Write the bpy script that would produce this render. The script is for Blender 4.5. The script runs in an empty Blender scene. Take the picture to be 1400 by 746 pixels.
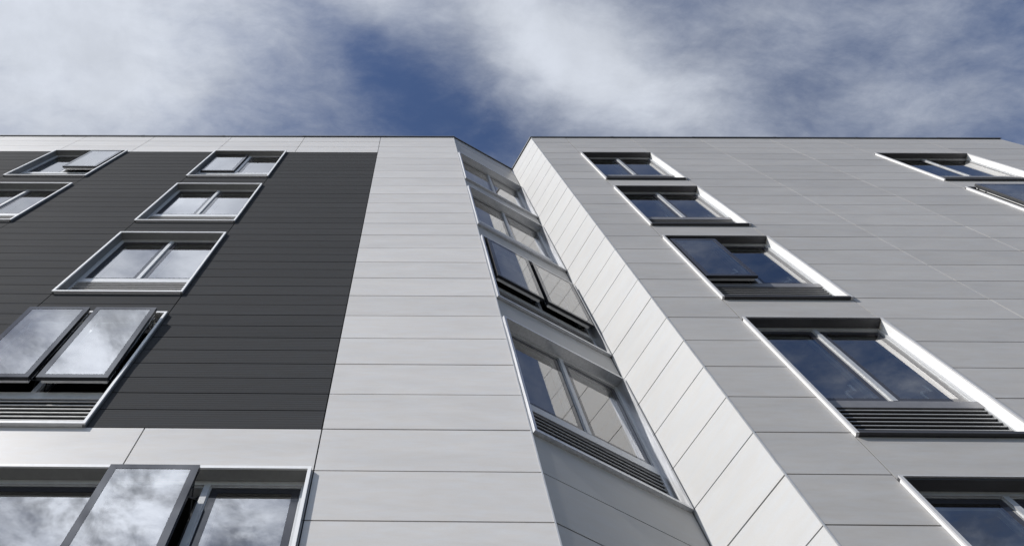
import bpy, bmesh, math, random
from mathutils import Vector, Matrix
random.seed(7)
S = bpy.context.scene
COL = S.collection
R = math.radians

# ------------------------------------------------------------------ camera
# eye 1.6 m above the pavement, looking steeply up; a shifted (cropped) frame
cd = bpy.data.cameras.new('camera'); cam = bpy.data.objects.new('camera', cd); COL.objects.link(cam)
cr = Vector((0.999951659, -6.63817e-4, 9.81014536e-3)); cu = Vector((-3.27473e-3, -0.96324195, 0.26861536)); cf = Vector((-9.27123e-3, 0.2686345, 0.96319756))
M = Matrix.Identity(4)
for i in range(3): M[i][0], M[i][1], M[i][2] = cr[i], cu[i], -cf[i]
M[2][3] = 1.6
cam.matrix_world = M
cd.sensor_fit = 'HORIZONTAL'; cd.sensor_width = 36; cd.lens = 900 / 1400 * 36
cd.shift_x = (700 - 554.37) / 1400; cd.shift_y = -(373 - 224.92) / 1400
cd.clip_start = .05; cd.clip_end = 3000
S.camera = cam

# ------------------------------------------------------------------ sun and sky
SUN_TO = Vector((1.6, 1.0, -1.36)).normalized()          # direction the light travels
sd = bpy.data.lights.new('sun', 'SUN'); so = bpy.data.objects.new('sun', sd); COL.objects.link(so)
sd.energy = 4.2; sd.angle = R(.5); sd.color = (1, .965, .92)
so.rotation_euler = SUN_TO.to_track_quat('-Z', 'Y').to_euler()
so.location = (-20, -15, 30)
sun_el = math.asin(-SUN_TO.z); sun_az = math.atan2(-SUN_TO.x, -SUN_TO.y)

W = bpy.data.worlds.new('World'); S.world = W; W.use_nodes = True
wt = W.node_tree; wt.nodes.clear()
def nd(tree, t, **k):
    n = tree.nodes.new(t)
    for a, b in k.items(): setattr(n, a, b)
    return n
class NT:
    """small helper to write node maths"""
    def __init__(s, tree): s.t = tree
    def put(s, sock, v):
        if isinstance(v, bpy.types.NodeSocket): s.t.links.new(v, sock)
        else: sock.default_value = v
    def m(s, op, a, b=0., c=0., clamp=False):
        n = nd(s.t, 'ShaderNodeMath', operation=op, use_clamp=clamp)
        s.put(n.inputs[0], a); s.put(n.inputs[1], b)
        if op in ('MULTIPLY_ADD', 'SMOOTH_MIN', 'COMPARE'): s.put(n.inputs[2], c)
        return n.outputs[0]
    def rng(s, v, a, b, c=0., d=1., smooth=True):
        n = nd(s.t, 'ShaderNodeMapRange', interpolation_type='SMOOTHSTEP' if smooth else 'LINEAR')
        for i, x in enumerate((v, a, b, c, d)): s.put(n.inputs[i], x)
        return n.outputs[0]
    def noise(s, vec, scale, detail=5, rough=.55, dist=0., dims='3D'):
        n = nd(s.t, 'ShaderNodeTexNoise', noise_dimensions=dims)
        s.put(n.inputs['Vector'], vec); n.inputs['Scale'].default_value = scale
        n.inputs['Detail'].default_value = detail; n.inputs['Roughness'].default_value = rough; n.inputs['Distortion'].default_value = dist
        return n.outputs['Fac']
    def xyz(s, x, y, z=0.):
        n = nd(s.t, 'ShaderNodeCombineXYZ')
        for i, v in enumerate((x, y, z)): s.put(n.inputs[i], v)
        return n.outputs[0]
    def mix(s, f, a, b, blend='MIX'):
        n = nd(s.t, 'ShaderNodeMix', data_type='RGBA', blend_type=blend)
        s.put(n.inputs[0], f); s.put(n.inputs[6], a); s.put(n.inputs[7], b)
        return n.outputs[2]
    def mapping(s, vec, scale=(1, 1, 1), rot=(0, 0, 0), loc=(0, 0, 0)):
        n = nd(s.t, 'ShaderNodeMapping'); s.put(n.inputs[0], vec)
        n.inputs['Scale'].default_value = scale; n.inputs['Rotation'].default_value = rot; n.inputs['Location'].default_value = loc
        return n.outputs[0]

w = NT(wt)
WS = .15                                                     # world strength
tc = nd(wt, 'ShaderNodeTexCoord'); sep = nd(wt, 'ShaderNodeSeparateXYZ'); wt.links.new(tc.outputs['Generated'], sep.inputs[0])
zc = w.m('MAXIMUM', sep.outputs[2], .06)
qx = w.m('DIVIDE', sep.outputs[0], zc); qy = w.m('DIVIDE', sep.outputs[1], zc)     # position on the cloud layer, in cloud heights
q = w.xyz(qx, qy)
sky = nd(wt, 'ShaderNodeTexSky', sky_type='NISHITA', sun_disc=False, sun_elevation=sun_el, sun_rotation=sun_az)
sky.air_density = 1.0; sky.dust_density = .4; sky.ozone_density = 2.0
# banks and gaps of the broken cloud layer: (centre x, y, length, width, heading in degrees, amount)
BANKS = [(-.50, .10, .30, .24, 0, .62), (-.62, .04, .20, .10, 20, .25), (-.06, .02, .10, .06, 40, .35), (.17, .06, .22, .07, 32, .60), (.32, .15, .22, .08, 25, .42), (.60, .10, .30, .18, 10, .14),
         (.05, .175, .20, .06, 38, -.36), (-.06, .12, .13, .05, 50, -.24), (-.13, .21, .16, .05, 5, -.22), (-.56, .10, .2, .2, 0, .12), (.90, .10, .10, .12, 20, -.12), (.80, .20, .12, .05, 0, .2),
         (-.62, -.72, .42, .55, 0, .8), (-.95, -1.0, .14, .3, 0, -.5), (-.74, -.66, .13, .12, 0, -.75), (-.43, -.42, .05, .09, 0, -.5), (-.52, -.60, .06, .1, 0, -.25), (-.3, -.3, .3, .25, 0, .35), (.55, -.5, .45, .35, 0, -.2)]
wx = w.m('MULTIPLY', w.m('SUBTRACT', w.noise(w.mapping(q, loc=(3.1, .7, 0)), 4, 3), .5), .07)
wy = w.m('MULTIPLY', w.m('SUBTRACT', w.noise(w.mapping(q, loc=(9.2, 4.7, 0)), 4, 3), .5), .07)
ax = w.m('ADD', qx, wx); ay = w.m('ADD', qy, wy)
dens = .27
for cx_, cy_, sl, sw, hd, am in BANKS:
    dx = w.m('SUBTRACT', ax, cx_); dy = w.m('SUBTRACT', ay, cy_); c_, s_ = math.cos(R(hd)), math.sin(R(hd))
    l_ = w.m('MULTIPLY', w.m('ADD', w.m('MULTIPLY', dx, c_), w.m('MULTIPLY', dy, s_)), 1 / sl)
    t_ = w.m('MULTIPLY', w.m('SUBTRACT', w.m('MULTIPLY', dy, c_), w.m('MULTIPLY', dx, s_)), 1 / sw)
    g = w.m('EXPONENT', w.m('MULTIPLY', w.m('ADD', w.m('MULTIPLY', l_, l_), w.m('MULTIPLY', t_, t_)), -1.))
    dens = w.m('ADD', w.m('MULTIPLY', g, am), dens)
wq = w.xyz(ax, ay)
n1 = w.noise(w.mapping(wq, rot=(0, 0, R(-25)), scale=(3.2, 5.2, 1), loc=(1.3, 2.2, 0)), 1.6, 12, .63)
n2 = w.noise(w.mapping(wq, rot=(0, 0, R(-38)), scale=(1, 2.2, 1), loc=(5.3, 7.2, 0)), 13, 9, .68, .25)
dens = w.m('ADD', dens, w.m('MULTIPLY', w.m('SUBTRACT', n1, .5), 1.0))
dens = w.m('ADD', dens, w.m('MULTIPLY', w.m('SUBTRACT', n2, .5), w.rng(qy, -.15, -.5, .36, .9)))
cover = w.rng(dens, -.15, 1.15)
r2 = w.m('ADD', w.m('MULTIPLY', qx, qx), w.m('MULTIPLY', qy, qy))
cover = w.m('MULTIPLY', cover, w.rng(r2, 1.6, 6., 1., .25))              # the cloud layer thins out away from the zenith
# cloud brightness: thicker is whiter, and the clouds near the sun are brightest
sx_, sy_ = -.5, -1.0
ddx = w.m('SUBTRACT', qx, sx_); ddy = w.m('SUBTRACT', qy, sy_)
near = w.m('EXPONENT', w.m('MULTIPLY', w.m('ADD', w.m('MULTIPLY', ddx, ddx), w.m('MULTIPLY', ddy, ddy)), -1 / .45 ** 2))
n3 = w.noise(w.mapping(wq, loc=(2.3, 1.2, 0)), 9, 6, .6)
ddx = w.m('SUBTRACT', qx, -.36); ddy = w.m('SUBTRACT', qy, -.38)
near2 = w.m('EXPONENT', w.m('MULTIPLY', w.m('ADD', w.m('MULTIPLY', ddx, ddx), w.m('MULTIPLY', ddy, ddy)), -1 / .2 ** 2))
lum = w.m('MULTIPLY_ADD', near, 9.3, 4.4)
lum = w.m('MULTIPLY_ADD', near2, 5.0, lum)
lum = w.m('MULTIPLY', lum, w.rng(n3, .25, .75, .90, 1.06))
n4 = w.noise(w.mapping(q, loc=(6.1, 3.3, 0)), 7, 8, .62, .3)
puff = w.m('ADD', w.m('MULTIPLY', w.m('SUBTRACT', w.rng(n4, .36, .62, .38, 1.25), 1.), w.rng(qy, -.5, -.8)), 1.)     # heaped cloud low behind the street
lum = w.m('MULTIPLY', lum, puff)
lum = w.m('MULTIPLY', lum, w.rng(dens, .3, 1.3, .93, 1.08))
cc = nd(wt, 'ShaderNodeVectorMath', operation='SCALE'); cc.inputs[0].default_value = (.925, .985, 1.10); wt.links.new(lum, cc.inputs['Scale'])
hs = nd(wt, 'ShaderNodeHueSaturation'); hs.inputs['Saturation'].default_value = 1.08; hs.inputs['Value'].default_value = .72; hs.inputs['Hue'].default_value = .509
wt.links.new(sky.outputs[0], hs.inputs['Color'])
skyc = w.mix(cover, hs.outputs[0], cc.outputs[0])
bg = nd(wt, 'ShaderNodeBackground'); bg.inputs[1].default_value = WS; wt.links.new(skyc, bg.inputs[0])
wo = nd(wt, 'ShaderNodeOutputWorld'); wt.links.new(bg.outputs[0], wo.inputs[0])

S.view_settings.view_transform = 'Standard'; S.view_settings.look = 'None'
S.view_settings.exposure = 0; S.view_settings.gamma = 1; S.view_settings.use_curve_mapping = False
S.cycles.max_bounces = 8; S.cycles.glossy_bounces = 5; S.cycles.transparent_max_bounces = 12

# ------------------------------------------------------------------ materials
def mat(name):
    m = bpy.data.materials.new(name); m.use_nodes = True
    t = m.node_tree; b = t.nodes['Principled BSDF']
    return m, t, b, NT(t)
def cladding(name, col, var=.05, mott=.10, rough=.55, spec=.4, streak=(.6, .6, 3.0), ribs=False):
    m, t, b, n = mat(name)
    g = nd(t, 'ShaderNodeNewGeometry'); tcn = nd(t, 'ShaderNodeTexCoord'); P = tcn.outputs['Object']
    a = n.noise(n.mapping(P, scale=streak), 1.5, 6, .62, .6)          # cloudy fibre-cement mottling, drawn out along the board
    a2 = n.noise(n.mapping(P, scale=(1.1, 1.1, 6)), 3.2, 5, .65, .4)
    f = n.noise(P, 60, 3, .6)                                          # fine grain
    v = n.m('ADD', n.m('MULTIPLY', n.m('SUBTRACT', g.outputs['Random Per Island'], .5), 2 * var), 1)
    v = n.m('ADD', v, n.m('MULTIPLY', n.m('SUBTRACT', a, .5), mott * 2.0))
    v = n.m('ADD', v, n.m('MULTIPLY', n.m('SUBTRACT', a2, .5), mott * 1.3))
    v = n.m('ADD', v, n.m('MULTIPLY', n.m('SUBTRACT', f, .5), .05))
    tint = n.mix(n.rng(a2, .35, .7), (1.012, 1.0, .985, 1), (.985, 1.0, 1.02, 1))
    cs = nd(t, 'ShaderNodeVectorMath', operation='SCALE'); cs.inputs[0].default_value = col; t.links.new(v, cs.inputs['Scale'])
    t.links.new(n.mix(1., cs.outputs[0], tint, 'MULTIPLY'), b.inputs['Base Color'])
    t.links.new(n.m('ADD', n.m('MULTIPLY', a, .25), rough - .12), b.inputs['Roughness'])
    b.inputs['Specular IOR Level'].default_value = spec
    bp = nd(t, 'ShaderNodeBump'); bp.inputs['Strength'].default_value = .12; bp.inputs['Distance'].default_value = .004
    h = f
    if ribs:                                                           # fine horizontal ribbing pressed into the boards
        sz = nd(t, 'ShaderNodeSeparateXYZ'); t.links.new(P, sz.inputs[0])
        h = n.m('ADD', n.m('MULTIPLY', f, .5), n.m('SINE', n.m('MULTIPLY', sz.outputs[2], math.tau / .0375)))
        bp.inputs['Strength'].default_value = .2
    t.links.new(h, bp.inputs['Height']); t.links.new(bp.outputs[0], b.inputs['Normal'])
    return m
def plain(name, col, rough=.5, metal=0., spec=.5, nz=.08, scale=(4, 4, 4), ior=None):
    m, t, b, n = mat(name)
    tcn = nd(t, 'ShaderNodeTexCoord'); a = n.noise(n.mapping(tcn.outputs['Object'], scale=scale), 3, 5, .6)
    cs = nd(t, 'ShaderNodeVectorMath', operation='SCALE'); cs.inputs[0].default_value = col
    t.links.new(n.rng(a, .25, .75, 1 - nz, 1 + nz), cs.inputs['Scale']); t.links.new(cs.outputs[0], b.inputs['Base Color'])
    t.links.new(n.rng(a, .25, .75, rough * .85, min(1, rough * 1.15)), b.inputs['Roughness'])
    b.inputs['Metallic'].default_value = metal; b.inputs['Specular IOR Level'].default_value = spec
    if ior: b.inputs['IOR'].default_value = ior
    return m
M_LIGHT = cladding('light_fibre_cement', (.61, .594, .578), .04, .12, .46, .5)
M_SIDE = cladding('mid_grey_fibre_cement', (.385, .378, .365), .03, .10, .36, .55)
M_GREY = cladding('grey_fibre_cement', (.41, .40, .388), .05, .14, .46, .5)
M_WHITE = cladding('white_fibre_cement', (.525, .527, .526), .02, .06, .5, .4)
M_DARK = cladding('charcoal_boards', (.0585, .0595, .062), .05, .14, .8, .04, (.5, .5, 5), True)
M_GAP = plain('joint_backing', (.018, .018, .02), .9)
M_ALU = plain('silver_aluminium', (.80, .80, .81), .38, .55, .5, .05, (9, 9, .7))
M_ALUW = plain('white_aluminium', (.88, .88, .88), .4, 0, .5, .03, (9, 9, .7))
M_TRIM = plain('satin_aluminium_trim', (.52, .52, .53), .42, .05, .5, .04, (9, 9, .7))
M_GLINT = plain('sunlit_joint_edge', (.50, .50, .51), .5, .1)
M_HEADSHADE = plain('shade_grey_head_lining', (.30, .30, .29), .5, .1)  # grey holds the shade under the left block's window heads
M_FRAMEW = plain('pale_window_frame', (.66, .67, .68), .4, .1, .5, .05)
M_FRAME = plain('grey_window_frame', (.50, .51, .52), .4, .3, .5, .06)
M_SILLHEAD = plain('dark_sill_and_shaded_head', (.07, .07, .075), .45, .3)  # real dark sill; on the right-hand heads it paints in soffit shade
M_BLACK = plain('black_sash_and_blade_shade', (.016, .017, .02), .4, 0, .5)
M_RAIL = plain('sash_rail', (.72, .72, .71), .45, .1)
M_LIP = plain('louvre_edge', (.36, .365, .37), .45, .2)
M_TRANS = plain('dark_grey_transom', (.20, .20, .21), .42, .2)
M_LINER = plain('reveal_lining', (.21, .215, .22), .5, .1)
M_BRUSH = plain('brushed_aluminium', (.58, .59, .61), .34, .8, .5, .12, (9, 9, .5))
M_FRIT = plain('enamelled_glass_border', (.045, .046, .055), .04, 0, .5, .04, ior=1.6)
M_COPE = plain('coping_metal', (.10, .105, .115), .45, .4)
M_ROOM = plain('room_gloom', (.045, .045, .044), .8)  # near-black: the gloom of the unlit room is put into the colour
M_ROOF = plain('roof_felt', (.1, .1, .1), .9)
M_PAVE = cladding('pavement_slabs', (.08, .078, .074), .05, .12, .8, .3, (1, 1, 1))
M_ROAD = cladding('asphalt', (.05, .05, .052), 0, .15, .85, .3, (1, 1, 1))
def glass(name, refl):
    m = bpy.data.materials.new(name); m.use_nodes = True; t = m.node_tree; t.nodes.clear(); n = NT(t)
    lw = nd(t, 'ShaderNodeFresnel'); lw.inputs[0].default_value = 1.5
    fac = n.m('MINIMUM', n.m('ADD', n.m('MULTIPLY', lw.outputs[0], .85), refl), 1.)
    tr = nd(t, 'ShaderNodeBsdfTransparent'); tr.inputs[0].default_value = (.80, .84, .83, 1)
    gl = nd(t, 'ShaderNodeBsdfGlossy'); gl.inputs['Roughness'].default_value = .012; gl.inputs['Color'].default_value = (.995, .99, .985, 1)
    mx = nd(t, 'ShaderNodeMixShader'); t.links.new(fac, mx.inputs[0]); t.links.new(tr.outputs[0], mx.inputs[1]); t.links.new(gl.outputs[0], mx.inputs[2])
    o = nd(t, 'ShaderNodeOutputMaterial'); t.links.new(mx.outputs[0], o.inputs[0])
    return m
M_GLASS = glass('coated_window_glass', .27)

# ------------------------------------------------------------------ mesh helpers
class MB:
    def __init__(s): s.bm = bmesh.new(); s.mats = []
    def mi(s, m):
        if m not in s.mats: s.mats.append(m)
        return s.mats.index(m)
    def box(s, x0, x1, y0, y1, z0, z1, m, X=None):
        v = [s.bm.verts.new(Vector(p)) for p in ((x0, y0, z0), (x1, y0, z0), (x1, y1, z0), (x0, y1, z0), (x0, y0, z1), (x1, y0, z1), (x1, y1, z1), (x0, y1, z1))]
        if X is not None:
            for a in v: a.co = X @ a.co
        i = s.mi(m)
        for f in ((3, 2, 1, 0), (4, 5, 6, 7), (0, 1, 5, 4), (1, 2, 6, 5), (2, 3, 7, 6), (3, 0, 4, 7)):
            s.bm.faces.new([v[k] for k in f]).material_index = i
    def ring(s, x0, x1, z0, z1, wl, wr, wt_, wb, y0, y1, m):
        """rectangular frame: sides butt between head and foot"""
        s.box(x0, x1, y0, y1, z1 - wt_, z1, m)
        if wb: s.box(x0, x1, y0, y1, z0, z0 + wb, m)
        s.box(x0, x0 + wl, y0, y1, z0 + wb, z1 - wt_, m)
        s.box(x1 - wr, x1, y0, y1, z0 + wb, z1 - wt_, m)
    def face(s, pts, m):
        s.bm.faces.new([s.bm.verts.new(Vector(p)) for p in pts]).material_index = s.mi(m)
    def bar(s, a, b, r, m, n=8):
        a, b = Vector(a), Vector(b); d = (b - a).normalized(); u = d.orthogonal().normalized(); v = d.cross(u); i = s.mi(m); rs = []
        for p in (a, b): rs.append([s.bm.verts.new(p + (u * math.cos(k * math.tau / n) + v * math.sin(k * math.tau / n)) * r) for k in range(n)])
        for k in range(n): s.bm.faces.new((rs[0][k], rs[0][(k + 1) % n], rs[1][(k + 1) % n], rs[1][k])).material_index = i
        s.bm.faces.new(rs[0][::-1]).material_index = i; s.bm.faces.new(rs[1]).material_index = i
    def mesh(s, name):
        me = bpy.data.meshes.new(name); s.bm.to_mesh(me); s.bm.free()
        for m in s.mats: me.materials.append(m)
        return me
def link(name, me, parent=None, mw=None):
    o = bpy.data.objects.new(name, me); COL.objects.link(o)
    if parent: o.parent = parent
    if mw is not None: o.matrix_local = mw
    return o
def tag(o, label=None, cat=None, kind=None, group=None):
    for k, v in (('label', label), ('category', cat), ('kind', kind), ('group', group)):
        if v: o[k] = v

# ------------------------------------------------------------------ setting: ground
def sheet(name, x0, x1, y0, y1, z, m):
    b = MB(); b.face(((x0, y0, z), (x1, y0, z), (x1, y1, z), (x0, y1, z)), m); o = link(name, b.mesh(name)); tag(o, kind='structure'); return o
sheet('ground', -900, 900, -900, 900, -.13, M_PAVE)
sheet('road', -900, 900, -15, -7, -.126, M_ROAD)
b = MB()
y = -6.84; first = True
for i in range(-40, 40):
    for j in range(14):
        b.box(i * .9 + .003, i * .9 + .897, -6.8 + j * .9 + .003, -6.8 + j * .9 + .897, -.12, 0, M_PAVE)
for i in range(-36, 36): b.box(i + .003, i + .997, -6.97, -6.81, -.125, .0, M_LIGHT)     # kerb stones
tag(link('pavement', b.mesh('pavement')), kind='structure')

# ------------------------------------------------------------------ façade layout (metres; street plane at y = D)
D = 4.467; ZT = 20.625; RH = .6; GAP = .014
XL, XR, XI, YI, XE = 1.242, 3.531, 3.018, 5.466, 17.30      # outer corner, outer corner, inner corner of the fold, far corner
S0 = -.919; A0, A1 = -5.322, -3.381; L0, L1 = -9.66, -7.70; B0, B1 = 4.534, 6.433; C0, C1 = 12.383, 14.851
BIG0, BIG1 = -4.72, -.935
zr = lambda k: ZT - RH * k
def wallframe(x, y, ang): return Matrix.Translation((x, y, 0)) @ Matrix.Rotation(ang, 4, 'Z')
class Wall:
    """a run of ventilated cladding: board joints are real gaps over a dark backing"""
    def __init__(s, frame): s.f = frame; s.seg = []
    def col(s, u0, u1, breaks, g0=.5, g1=.5):
        """breaks: [(z_top, z_bottom, key)], key None = opening; g0, g1 = share of the joint taken at each side"""
        for zt, zb, key in breaks: s.seg.append((u0, u1, zt, zb, key, g0, g1))
    def add(s, mbs, mats, backing):
        for u0, u1, zt, zb, key, g0, g1 in s.seg:
            if key is None: continue
            j = random.uniform(-.0012, .0012)
            mbs[key].box(u0 + GAP * g0, u1 - GAP * g1, j, .02 + j, zb + GAP / 2, zt - GAP / 2, mats[key], s.f)
            backing.face([s.f @ Vector(p) for p in ((u0, .036, zb), (u1, .036, zb), (u1, .036, zt), (u0, .036, zt))], M_GAP)
def rows(k0, k1, key, step=1.):
    out = []; k = k0
    while k < k1 - 1e-6: out.append((zr(k), max(zr(min(k + step, k1)), 0), key)); k += step
    return out
LAST = 34.375
def with_windows(tops, key, k_start, k_end, zoff=0., step=1., h=4):
    """rows of boards with openings of h rows starting at each row in tops"""
    out = []; k = k_start; edge = None
    for t in sorted(tops):
        r = rows(k, t, key, step)
        if r:
            if edge is not None: r[0] = (edge, r[0][1], key)
            r[-1] = (r[-1][0], zr(t) + zoff, key)
        out += r; out.append((zr(t) + zoff, zr(t + h) + zoff, None)); edge = zr(t + h) + zoff; k = t + h
    r = rows(k, k_end, key, step)
    if r and edge is not None: r[0] = (edge, r[0][1], key)
    return out + r

# ---- left block
fl = wallframe(0, D, 0)
WL = Wall(fl)
WL.col(S0, XL, rows(0, LAST, 'l'), .5, 0)
XB = -20.0
topcols = [S0, -3.16, -5.322, -7.62, -9.66, -12.1, -14.5, -16.9, XB]
for a, c in zip(topcols[1:], topcols[:-1]): WL.col(a, c, rows(0, 3, 'l'))
WL.col(A1, S0, rows(3, 22, 'd', .5)); WL.col(A0, A1, with_windows([3, 8, 13, 18], 'd', 3, 22, 0, .5)); WL.col(L1, A0, rows(3, 22, 'd', .5))
WL.col(L0, L1, with_windows([3, 8, 13, 18], 'd', 3, 22, 0, .5)); WL.col(-14.5, L0, rows(3, 22, 'd', .5)); WL.col(XB, -14.5, rows(3, 22, 'd', .5))
bj = [S0, -2.76, -5.1, -7.44, -9.78, -12.1, -14.5, -16.9, XB]
for a, c in zip(bj[1:], bj[:-1]): WL.col(a, c, rows(22, 23, 'l'))
WL.col(BIG1, S0, rows(23, 27, 'l'), 0, .5); WL.col(BIG0, BIG1, [(zr(23), zr(27), None)] + rows(27, LAST, 'l')); WL.col(BIG1, S0, rows(27, LAST, 'l'), 0, .5)
for a, c in zip(bj[3:], [BIG0] + bj[3:-1]): WL.col(a, c, rows(23, LAST, 'l'))
angL = math.atan2(YI - D, XI - XL); lenL = math.hypot(YI - D, XI - XL)
fr = wallframe(XL, D, angL)
TL0, TL1 = .012, lenL - .03
WRt = Wall(fr)
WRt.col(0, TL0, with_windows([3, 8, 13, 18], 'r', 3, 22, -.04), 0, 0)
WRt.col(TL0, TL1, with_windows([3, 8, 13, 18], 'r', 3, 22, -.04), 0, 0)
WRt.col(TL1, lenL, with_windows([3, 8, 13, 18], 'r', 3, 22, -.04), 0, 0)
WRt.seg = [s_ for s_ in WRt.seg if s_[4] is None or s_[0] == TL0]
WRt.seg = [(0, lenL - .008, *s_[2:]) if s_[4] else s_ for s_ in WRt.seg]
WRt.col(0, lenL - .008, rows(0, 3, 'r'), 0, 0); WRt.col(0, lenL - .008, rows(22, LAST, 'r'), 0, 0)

left = bpy.data.objects.new('apartment_building', None); COL.objects.link(left); left.location = (-8, D + 4, 0)
tag(left, 'left apartment block with dark charcoal cladding beside a pale panel strip and white-framed windows', 'building')
right = bpy.data.objects.new('apartment_building.001', None); COL.objects.link(right); right.location = (10, D + 4, 0)
tag(right, 'right apartment block in plain grey panels with a bright white slanted side', 'building')
iL = Matrix.Translation(-left.location); iR = Matrix.Translation(-right.location)

BACK = D + 11
def shell(pts, root, inv, cope_segments):
    """closed rear walls, roof slab and metal coping"""
    b = MB()
    for p0, p1 in zip(pts[:-1], pts[1:]):
        b.face(((p0[0], p0[1], 0), (p1[0], p1[1], 0), (p1[0], p1[1], ZT - .02), (p0[0], p0[1], ZT - .02)), M_GREY)
    link('rear_wall', b.mesh('rear_wall'), root, inv)
def coping(segs, root, inv):
    b = MB()
    for x0, y0, x1, y1, e0, e1 in segs:
        a = math.atan2(y1 - y0, x1 - x0); l = math.hypot(x1 - x0, y1 - y0); f = wallframe(x0, y0, a)
        u = -e0; end = l + e1
        while u < end - .02:                                           # folded lengths with lapped joints
            v_ = min(u + 2.4, end); o_ = random.uniform(0, .004)
            b.box(u + .002, v_ - .002, -.028 - o_, .34, ZT + .004, ZT + .05 + o_, M_COPE, f)
            b.box(u + .002, v_ - .002, -.028 - o_, -.022 - o_, ZT - .032 - o_, ZT + .0035, M_COPE, f)
            b.box(v_ - .04, min(v_ + .04, end), -.0345, -.0325, ZT - .036, ZT + .056, M_COPE, f)
            u = v_
    link('coping', b.mesh('coping'), root, inv)
def build_wall(walls, mats, names, root, inv):
    mbs = {k: MB() for k in mats}; bk = MB()
    for wl in walls: wl.add(mbs, mats, bk)
    for k in mats: link(names[k[0]], mbs[k].mesh(names[k[0]]), root, inv)
    link('backing_wall', bk.mesh('backing_wall'), root, inv)
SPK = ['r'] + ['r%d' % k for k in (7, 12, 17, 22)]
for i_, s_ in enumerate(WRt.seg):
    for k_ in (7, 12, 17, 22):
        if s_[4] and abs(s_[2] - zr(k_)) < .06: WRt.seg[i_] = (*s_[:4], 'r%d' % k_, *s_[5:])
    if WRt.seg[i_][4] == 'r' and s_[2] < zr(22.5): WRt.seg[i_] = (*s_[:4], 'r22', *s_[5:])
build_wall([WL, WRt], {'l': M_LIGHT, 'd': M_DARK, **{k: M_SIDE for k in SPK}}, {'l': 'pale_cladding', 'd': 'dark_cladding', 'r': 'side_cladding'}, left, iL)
shell([(XB, D + .04), (XB, BACK), (XI - .01, BACK), (XI - .01, YI + .04)], left, iL, None)
b = MB(); b.face([(XB, D + .3, ZT - .1), (XL, D + .3, ZT - .1), (XI - .01, YI + .3, ZT - .1), (XI - .01, BACK, ZT - .1), (XB, BACK, ZT - .1)], M_ROOF); link('roof', b.mesh('roof'), left, iL)
coping([(XB, D, XL, D, 0, .006), (XL, D, XI, YI, 0, 0)], left, iL)

# ---- right block
angR = math.atan2(D - YI, XR - XI); lenR = math.hypot(D - YI, XR - XI)
fs = wallframe(XI, YI, angR)
WS1 = Wall(fs); WS1.col(.006, lenR, rows(0, LAST, 'w'), 0, 0)
WR = Wall(fl); ZO = -.06
WR.col(XR, B0, rows(0, LAST, 'g'), 0, .5)
WR.col(B0, B1, with_windows([3, 8, 13, 18, 23], 'g', 0, LAST, ZO))
gj = [B1, 8.446, 10.485, C0]
for a, c in zip(gj[:-1], gj[1:]): WR.col(a, c, rows(0, LAST, 'g'))
WR.col(C0, C1, with_windows([3, 8, 13], 'g', 0, LAST, ZO)); WR.col(C1, XE, rows(0, LAST, 'g'), .5, 0)
b = MB()
for u_, ks in ((8.446, [(0, LAST)]), (10.485, [(0, LAST)])):
    for ka, kb in ks: b.box(u_ - .0045, u_ + .0045, D + .005, D + .03, max(zr(kb), .05), zr(ka) - .03, M_GLINT)  # pale strips added to imitate sunlit board edges along the joints
link('joint_glint', b.mesh('joint_glint'), right, iR)
build_wall([WR, WS1], {'g': M_GREY, 'w': M_WHITE}, {'g': 'grey_cladding', 'w': 'white_cladding'}, right, iR)
shell([(XE, D + .03), (XE, BACK), (XI + .01, BACK), (XI + .01, YI + .04)], right, iR, None)
b = MB(); b.face([(XI + .01, YI + .3, ZT - .1), (XR, D + .3, ZT - .1), (XE, D + .3, ZT - .1), (XE, BACK, ZT - .1), (XI + .01, BACK, ZT - .1)], M_ROOF); link('roof', b.mesh('roof'), right, iR)
coping([(XI, YI, XR, D, 0, .004), (XR, D, XE, D, 0, .03)], right, iR)

def corner(x, y, root, inv):
    b = MB(); b.box(x - .007, x + .007, y - .005, y + .012, .05, ZT - .035, M_FRAME); link('corner_trim', b.mesh('corner_trim'), root, inv)
corner(XL, D, left, iL); corner(XR, D, right, iR)

# ------------------------------------------------------------------ windows
# local frame: origin at the upper left of the opening on the wall plane, x along the wall, y into the building
T, PR, RV = .033, .05, .10          # surround: face width, projection, reveal
FW, FD, ST = .050, .02, .010        # fixed frame: face, depth of first step, inner stop
H = 2.4; ZG0, ZG1 = -1.645, -.10    # glazed zone
CLOSED = .128                        # outer face of a closed sash
cache = {}
def cached(key, fn):
    if key not in cache: cache[key] = fn()
    return cache[key]
def pane_spans(Wd, n):
    mw = .06 + 2 * ST; x0 = T + FW + ST; x1 = Wd - x0; pw = (x1 - x0 - mw * (n - 1)) / n
    if n == 3:                                     # one wide fixed light and two opening ones
        p = (x1 - x0 - 2 * mw) / 4.09
        return [(x0, x0 + 2.09 * p), (x0 + 2.09 * p + mw, x0 + 3.09 * p + mw), (x1 - p, x1)]
    return [(x0 + i * (pw + mw), x0 + i * (pw + mw) + pw) for i in range(n)]
def surround(Wd, m, ml, top):
    """projecting edge trim (m) with a reveal lining (ml) behind it"""
    b = MB(); y1 = -PR + .02
    b.box(0, Wd, -PR, y1, -top, 0, m); b.box(0, T, -PR, y1, -H, -top, m); b.box(Wd - T, Wd, -PR, y1, -H, -top, m)
    b.box(0, T, y1 + .0005, RV, -H, -T, ml); b.box(Wd - T, Wd, y1 + .0005, RV, -H, -T, ml)
    return b.mesh('window')
def head(Wd, m):
    b = MB(); b.box(0, Wd, -PR + .0205, RV, -T + .001, 0, m); return b.mesh('head_lining')
def sill(Wd, m):
    b = MB(); b.box(T, Wd - T, -PR, RV + .14, -H, -H + T, m); return b.mesh('sill')
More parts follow.
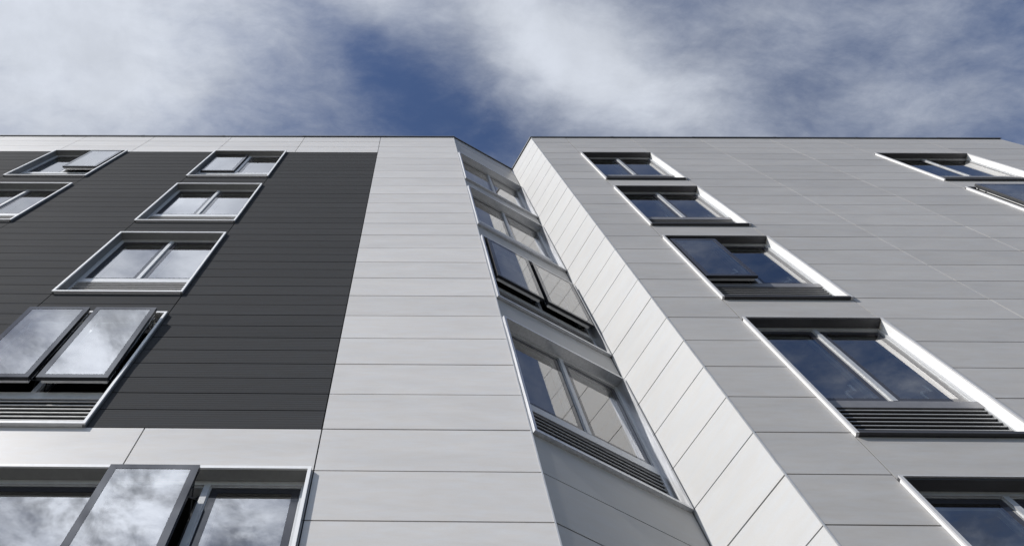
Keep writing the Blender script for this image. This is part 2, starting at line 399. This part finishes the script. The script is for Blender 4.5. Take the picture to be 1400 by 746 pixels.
def frame(Wd, n, m, mt):
    b = MB(); sp = pane_spans(Wd, n); y0 = RV; y1 = RV + FD; y2 = RV + .14
    zt = -T; zb = -1.78
    b.ring(T, Wd - T, zb + .12, zt, FW, FW, FW, 0, y0, y1, m); b.box(T, Wd - T, y0, y1, zb, zb + .12, mt)     # transom over the louvres
    b.ring(T, Wd - T, zb + .02, zt, FW + ST, FW + ST, FW + ST, .10 + ST, y1, y2 - .002, m)
    for (a, c), (d, e) in zip(sp[:-1], sp[1:]):
        b.box(c + ST, d - ST, y0 - .004, y1, zb + .12, zt - FW, m); b.box(c, d, y1, y2, zb + .12 + ST, zt - FW - ST, m)
    b.box(T, T + .025, y0, y2, -H + T, zb, m); b.box(Wd - T - .025, Wd - T, y0, y2, -H + T, zb, m)
    return b.mesh('frame')
def grille(Wd, m):
    b = MB(); z0, z1 = -H + T, -1.78; n = 9; x0, x1 = T + .027, Wd - T - .027; st = (z1 - z0) / n
    for i in range(n):
        z = z0 + st * (i + .45)
        X = Matrix.Translation((0, RV + .008, z)) @ Matrix.Rotation(R(-12), 4, 'X')
        b.box(x0, x1, 0, .012, -.007, .007, m, X); b.box(x0, x1, .0125, .07, -.006, .006, M_BLACK, X)  # blade bodies coloured black for their shaded undersides, pale lip in front
    b.box(x0, x1, RV + .11, RV + .12, z0, z1, M_BLACK)
    return b.mesh('louvre_grille')
def sash(pw, ph):
    b = MB(); e = .004
    b.ring(e, pw - e, e, ph - e, .07, .07, .055, .06, -.006, 0, M_FRIT)                  # enamelled border of the outer glass
    b.ring(e + .002, pw - e - .002, e + .002, ph - e - .002, .045, .045, .045, .045, .001, .045, M_BLACK)
    b.ring(.035, pw - .035, .035, ph - .035, .055, .055, .05, .05, .0455, .10, M_RAIL)
    return b.mesh('sash')
def pane(pw, ph):
    b = MB(); b.face(((.074, -.003, .064), (pw - .074, -.003, .064), (pw - .074, -.003, ph - .059), (.074, -.003, ph - .059)), M_GLASS); return b.mesh('pane')
def handle():
    b = MB(); pts = [(0, 0, 0), (0, .05, 0), (-.03, .065, .02), (-.06, .065, .0), (-.07, .065, -.05), (-.07, .06, -.20)]
    for p, q_ in zip(pts[:-1], pts[1:]): b.bar(p, q_, .015, M_ALUW)
    b.box(-.018, .018, -.004, .006, -.06, .06, M_ALUW); return b.mesh('handle')
def stay(tr, ph):
    """scissor arms that carry an open sash"""
    b = MB(); y0 = CLOSED + .05; y1 = CLOSED - tr + .07
    for zc_ in (.18, ph - .2):
        b.bar((0, y0, zc_ - .11), (0, y1, zc_ + .11), .008, M_BLACK, 6); b.bar((.012, y0, zc_ + .11), (.012, y1, zc_ - .11), .008, M_BLACK, 6)
    b.box(-.008, .008, y0, y0 + .02, .04, ph - .04, M_BLACK); b.box(-.008, .008, y1 - .012, y1, .04, ph - .04, M_BLACK)
    return b.mesh('scissor_stay')
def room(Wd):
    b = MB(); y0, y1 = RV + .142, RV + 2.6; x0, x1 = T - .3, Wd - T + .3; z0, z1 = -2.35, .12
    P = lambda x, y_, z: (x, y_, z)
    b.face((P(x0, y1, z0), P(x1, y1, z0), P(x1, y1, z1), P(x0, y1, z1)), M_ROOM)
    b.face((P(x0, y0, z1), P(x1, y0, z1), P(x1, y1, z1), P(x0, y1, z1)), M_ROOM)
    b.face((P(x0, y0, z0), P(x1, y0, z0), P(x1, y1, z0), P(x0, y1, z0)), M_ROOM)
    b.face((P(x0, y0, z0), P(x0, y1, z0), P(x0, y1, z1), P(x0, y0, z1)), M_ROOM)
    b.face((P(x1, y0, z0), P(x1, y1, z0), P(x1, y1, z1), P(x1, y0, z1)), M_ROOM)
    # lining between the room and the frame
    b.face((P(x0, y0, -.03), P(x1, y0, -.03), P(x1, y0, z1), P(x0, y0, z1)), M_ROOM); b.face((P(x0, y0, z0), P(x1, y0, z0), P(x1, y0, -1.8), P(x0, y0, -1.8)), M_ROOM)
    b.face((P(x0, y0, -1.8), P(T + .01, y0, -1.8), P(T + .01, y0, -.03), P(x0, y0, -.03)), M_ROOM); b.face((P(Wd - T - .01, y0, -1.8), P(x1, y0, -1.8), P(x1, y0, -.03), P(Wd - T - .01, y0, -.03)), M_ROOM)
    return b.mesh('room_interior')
HND = handle()
def window(root, inv, f, u, z, Wd, n=2, opened=None, ms=M_ALUW, mf=M_FRAMEW, msill=None, mg=M_RAIL, handles=False, mh=M_HEADSHADE, ml=M_LINER, top=T):
    opened = opened or {}
    mw = inv @ f @ Matrix.Translation((u, 0, z))
    kW = round(Wd, 4)
    wo_ = link('window', cached(('su', kW, ms.name, ml.name, top), lambda: surround(Wd, ms, ml, top)), root, mw)
    if opened: wo_['label'] = 'window with a sash pushed open' if len(opened) == 1 else 'window with both sashes pushed open'
    I = Matrix.Identity(4)
    link('sill', cached(('si', kW, (msill or ms).name), lambda: sill(Wd, msill or ms)), wo_, I)
    link('head_lining', cached(('he', kW, mh.name), lambda: head(Wd, mh)), wo_, I)
    link('frame', cached(('fr', kW, n, mf.name, bool(msill)), lambda: frame(Wd, n, mf, M_TRANS if msill else mf)), wo_, I)
    link('louvre_grille', cached(('gr', kW, mg.name), lambda: grille(Wd, mg)), wo_, I)
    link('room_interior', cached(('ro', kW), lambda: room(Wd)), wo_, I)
    ph = ZG1 - ZG0
    for i, (a, c) in enumerate(pane_spans(Wd, n)):
        pw = c - a; tr = opened.get(i, 0); tilt = 0; kp = round(pw, 4)
        if isinstance(tr, tuple): tr, tilt = tr
        X = Matrix.Translation((a, CLOSED - tr, ZG0)) @ Matrix.Rotation(tilt, 4, 'X')
        link('sash', cached(('sa', kp), lambda: sash(pw, ph)), wo_, X)
        link('pane', cached(('pa', kp), lambda: pane(pw, ph)), wo_, X)
        if handles: link('handle', HND, wo_, X @ Matrix.Translation((pw - .15, .10, .42)))
        if tr:
            me = cached(('st', round(tr, 3)), lambda: stay(tr, ph))
            link('scissor_stay', me, wo_, Matrix.Translation((a + .02, 0, ZG0))); link('scissor_stay', me, wo_, Matrix.Translation((c - .035, 0, ZG0)))
    return wo_
for k, op in ((3, {0: .075}), (8, {}), (13, {}), (18, {0: (.21, .05), 1: (.21, .05)})): window(left, iL, fl, A0, zr(k), A1 - A0, 2, op)
for k, op in ((3, {1: .175}), (8, {}), (13, {})): window(left, iL, fl, L0, zr(k), L1 - L0, 2, op)
window(left, iL, fl, L0, zr(18), L1 - L0)
window(left, iL, fl, BIG0, zr(23), BIG1 - BIG0, 3, {1: .265})
for k, op in ((3, {}), (8, {}), (13, {0: .195, 1: .195}), (18, {})): window(left, iL, fr, TL0, zr(k) - .04, TL1 - TL0, 2, op, M_BRUSH, M_FRAME, mg=M_LIP, mh=M_BRUSH, ml=M_BRUSH)
for k, op in ((3, {}), (8, {}), (13, {0: .145}), (18, {}), (23, {})): window(right, iR, fl, B0, zr(k) + ZO, B1 - B0, 2, op, M_TRIM, M_FRAME, M_SILLHEAD, M_LIP, True, M_SILLHEAD, M_ALUW, .010)  # head lining takes the dark sill colour as painted soffit shade
for k, op in ((3, {}), (8, {0: .27, 1: .27}), (13, {})): window(right, iR, fl, C0, zr(k) + ZO, C1 - C0, 2, op, M_TRIM, M_FRAME, M_SILLHEAD, M_LIP, True, M_SILLHEAD, M_ALUW, .010)
